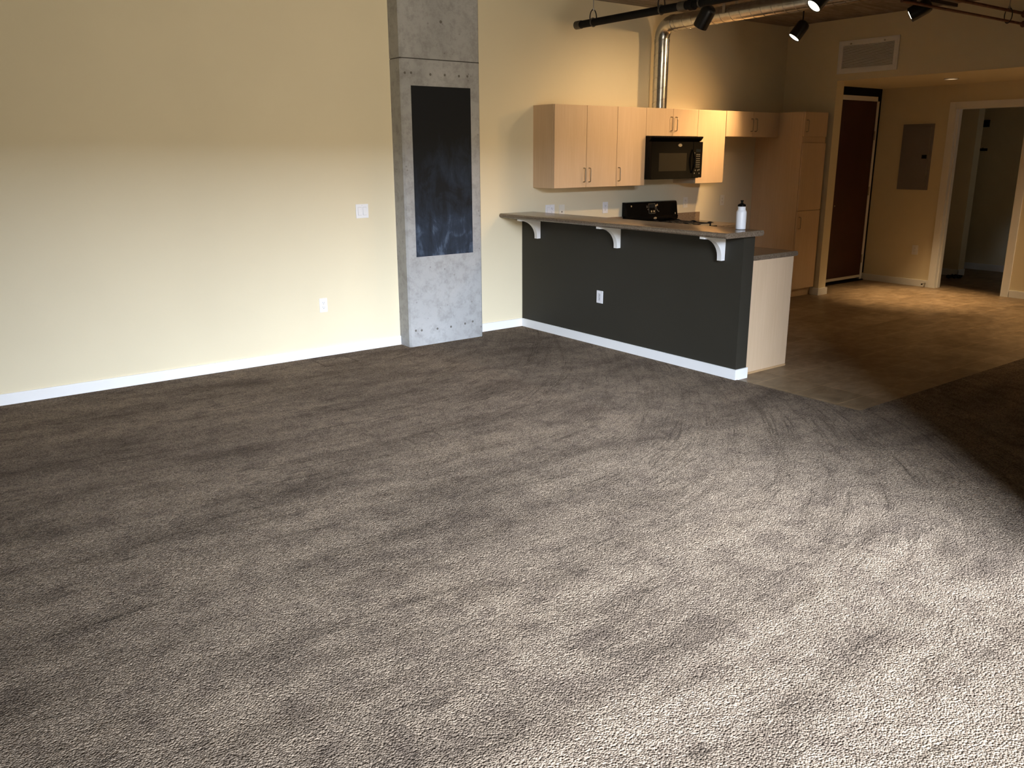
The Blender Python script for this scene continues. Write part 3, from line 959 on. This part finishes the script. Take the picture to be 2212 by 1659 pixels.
obj('hanger_strap', boxes([(DX-.09, DX-.086, -1.02, -.99, DZ, ZC-.0005), (DX+.086, DX+.09, -1.02, -.99, DZ, ZC-.0005)]), 'steel', t)

# ------------------------------------------------------------------ pipes on hangers
MAT['band'] = plain('dull_metal_band', (.10, .085, .065), .6, metal=.3, var=.2, vscale=30)
px, pz, pr = .24, 2.75, .031
t = thing('drain_pipe', 'thick black ceiling pipe with a capped end above the bar', 'pipe', (px, -.48, pz))
obj('pipe', tube([(px, -.49, pz), (px, -3.6, pz)], pr, 20), 'rubber', t, 60)
obj('end_cap', tube([(px, -.478, pz), (px, -.545, pz)], pr+.004, 20), 'band', t, 60)
obj('coupling', tube([(px, -1.69, pz), (px, -1.76, pz)], pr+.004, 20), 'band', t, 60)
obj('coupling', tube([(px, -1.80, pz), (px, -1.84, pz)], pr+.012, 20), 'rubber', t, 60)
def clevis(parent, x, y, z, r):
    h = obj('hanger', ring((x, y, z+r*1.15), (0, 1, 0), r*1.75, .0055, 24, 6, .70, 1.22), 'iron', parent, 60)
    obj('strap', ring((x, y, z), (0, 1, 0), r+.002, .006, 24, 6), 'band', h, 60)
    obj('rod', tube([(x, y, z+r*3.15), (x, y, ZC-.0005)], .0042, 8), 'steel', h, 60)
    obj('nut', lathe((x, y, z+r*3.1), (0, 0, 1), [(0, 0), (0, .010), (.014, .010), (.014, 0)], 6), 'steel', h)
for y in (-.70, -1.50, -1.90):
    clevis(t, px, y, pz, pr)

def sprinkler(name, label, y, z, r, x0):
    t = thing(name, label, 'pipe', (x0, y, z), 'rusty red sprinkler pipes')
    obj('pipe', tube([(x0, y, z), (XF-.001, y, z)], r, 14), 'rusty', t, 60)
    obj('escutcheon', lathe((XF-.0006, y, z), (-1, 0, 0), [(0, r*2.6), (.006, r*2.4), (.012, r*1.3), (.03, r*1.25), (.03, 0)], 18), 'rusty', t, 40)
    return t
t1 = sprinkler('sprinkler_pipe', 'upper of two rusty red pipes near the ceiling at top right', -2.612, 2.905, .0135, 1.80)
sprinkler('sprinkler_pipe', 'lower of two rusty red pipes near the ceiling at top right', -2.612, 2.815, .0115, 1.80)
hg = obj('hanger', ring((3.63, -2.612, 2.862), (1, 0, 0), .062, .0055, 26, 6, .55, 1.05), 'iron', t1, 60)
obj('rod', tube([(3.63, -2.612, 2.925), (3.63, -2.612, ZC-.0005)], .005, 8), 'steel', hg, 60)
obj('nut', lathe((3.63, -2.612, 2.925), (0, 0, 1), [(0, 0), (0, .012), (.018, .012), (.018, 0)], 6), 'steel', hg)

# ------------------------------------------------------------------ spotlights
def spotlight(label, lens, aim, mount, power, size, blend=.55, glow='lamp', drop=None, R=.064, L=.185, tint=LAMP):
    lens, aim = Vector(lens), Vector(aim)
    d = (aim-lens).normalized()
    tail = lens - d*L
    t = thing('spotlight', label, 'spotlight', mount, 'black track spotlights')
    can = obj('can', lathe(lens, -d, [(.004, R*.88), (.0, R*.94), (.0, R), (L*.80, R), (L*.93, R*.86), (L, R*.52), (L, 0)], 30), 'can_black', t, 40)
    obj('lens', lathe(lens - d*.010, d, [(0, R*.90), (.004, R*.86), (.009, R*.45), (.0095, 0)], 30), glow, can)
    j = lens - d*(L*.72)
    st = Vector((mount[0], mount[1], mount[2]))
    if drop:
        arm = [st - Vector((0, 0, .034)), Vector((j.x, j.y+.035, st.z-.036)), Vector((j.x, j.y-.01, j.z+R*.55))]
    else:
        arm = [st - Vector((0, 0, .006)), Vector((st.x, st.y, j.z+.075)), j + Vector((0, 0, R*.8))]
    obj('stem', tube(arm, .0075, 10), 'can_black', t, 60)
    obj('canopy', lathe(st, (0, 0, -1), [(0.0004, 0), (0.0004, .060), (.018, .058), (.024, .03), (.026, 0)], 26) if drop is None
        else box(st.x-.055, st.x+.055, st.y-.018, st.y+.018, st.z-.030, st.z-.0004, bev=.003), 'can_black', t, 40)
    lo = lens + d*.004
    add_light('spot_lamp', 'SPOT', lo, d, power, tint, spot_size=radians(size), spot_blend=blend, shadow_soft_size=.030)
    return t
ZT = 2.962
spotlight('black spotlight hanging in front of the ceiling duct, its lens turned away', (1.00, -1.24, 2.715), (1.05, -.10, 1.2), (1.02, -1.33, ZC), 44, 128, .9, tint=(1.0, .71, .42))
spotlight('lit black spotlight hanging left of the air vent, below the duct end', (2.84, -.88, 2.79), (2.12, -.33, 1.52), (2.925, -.915, ZC), 215, 62, .95)
spotlight('lit black spotlight cut off by the top edge of the photo', (1.26, -2.18, 2.78), (-.05, -1.54, 1.18), (1.42, -2.26, ZC), 55, 74, .6)
spotlight('black spotlight under the track at top right, aimed at the kitchen cabinets', (2.60, -2.24, 2.82), (1.55, -.316, 1.62), (2.63, -2.225, ZT), 150, 80, .9, drop=True)
t = thing('light_track', 'black ceiling track carrying the spotlight at top right', 'light track', (2.7, -2.225, ZT))
obj('rail', box(1.78, 3.42, -2.241, -2.209, ZT+.0002, ZT+.030, bev=.003), 'can_black', t)
for x in (1.95, 3.1):
    obj('rod', tube([(x, -2.225, ZT+.030), (x, -2.36, ZC-.0005)], .006, 8), 'can_black', t)
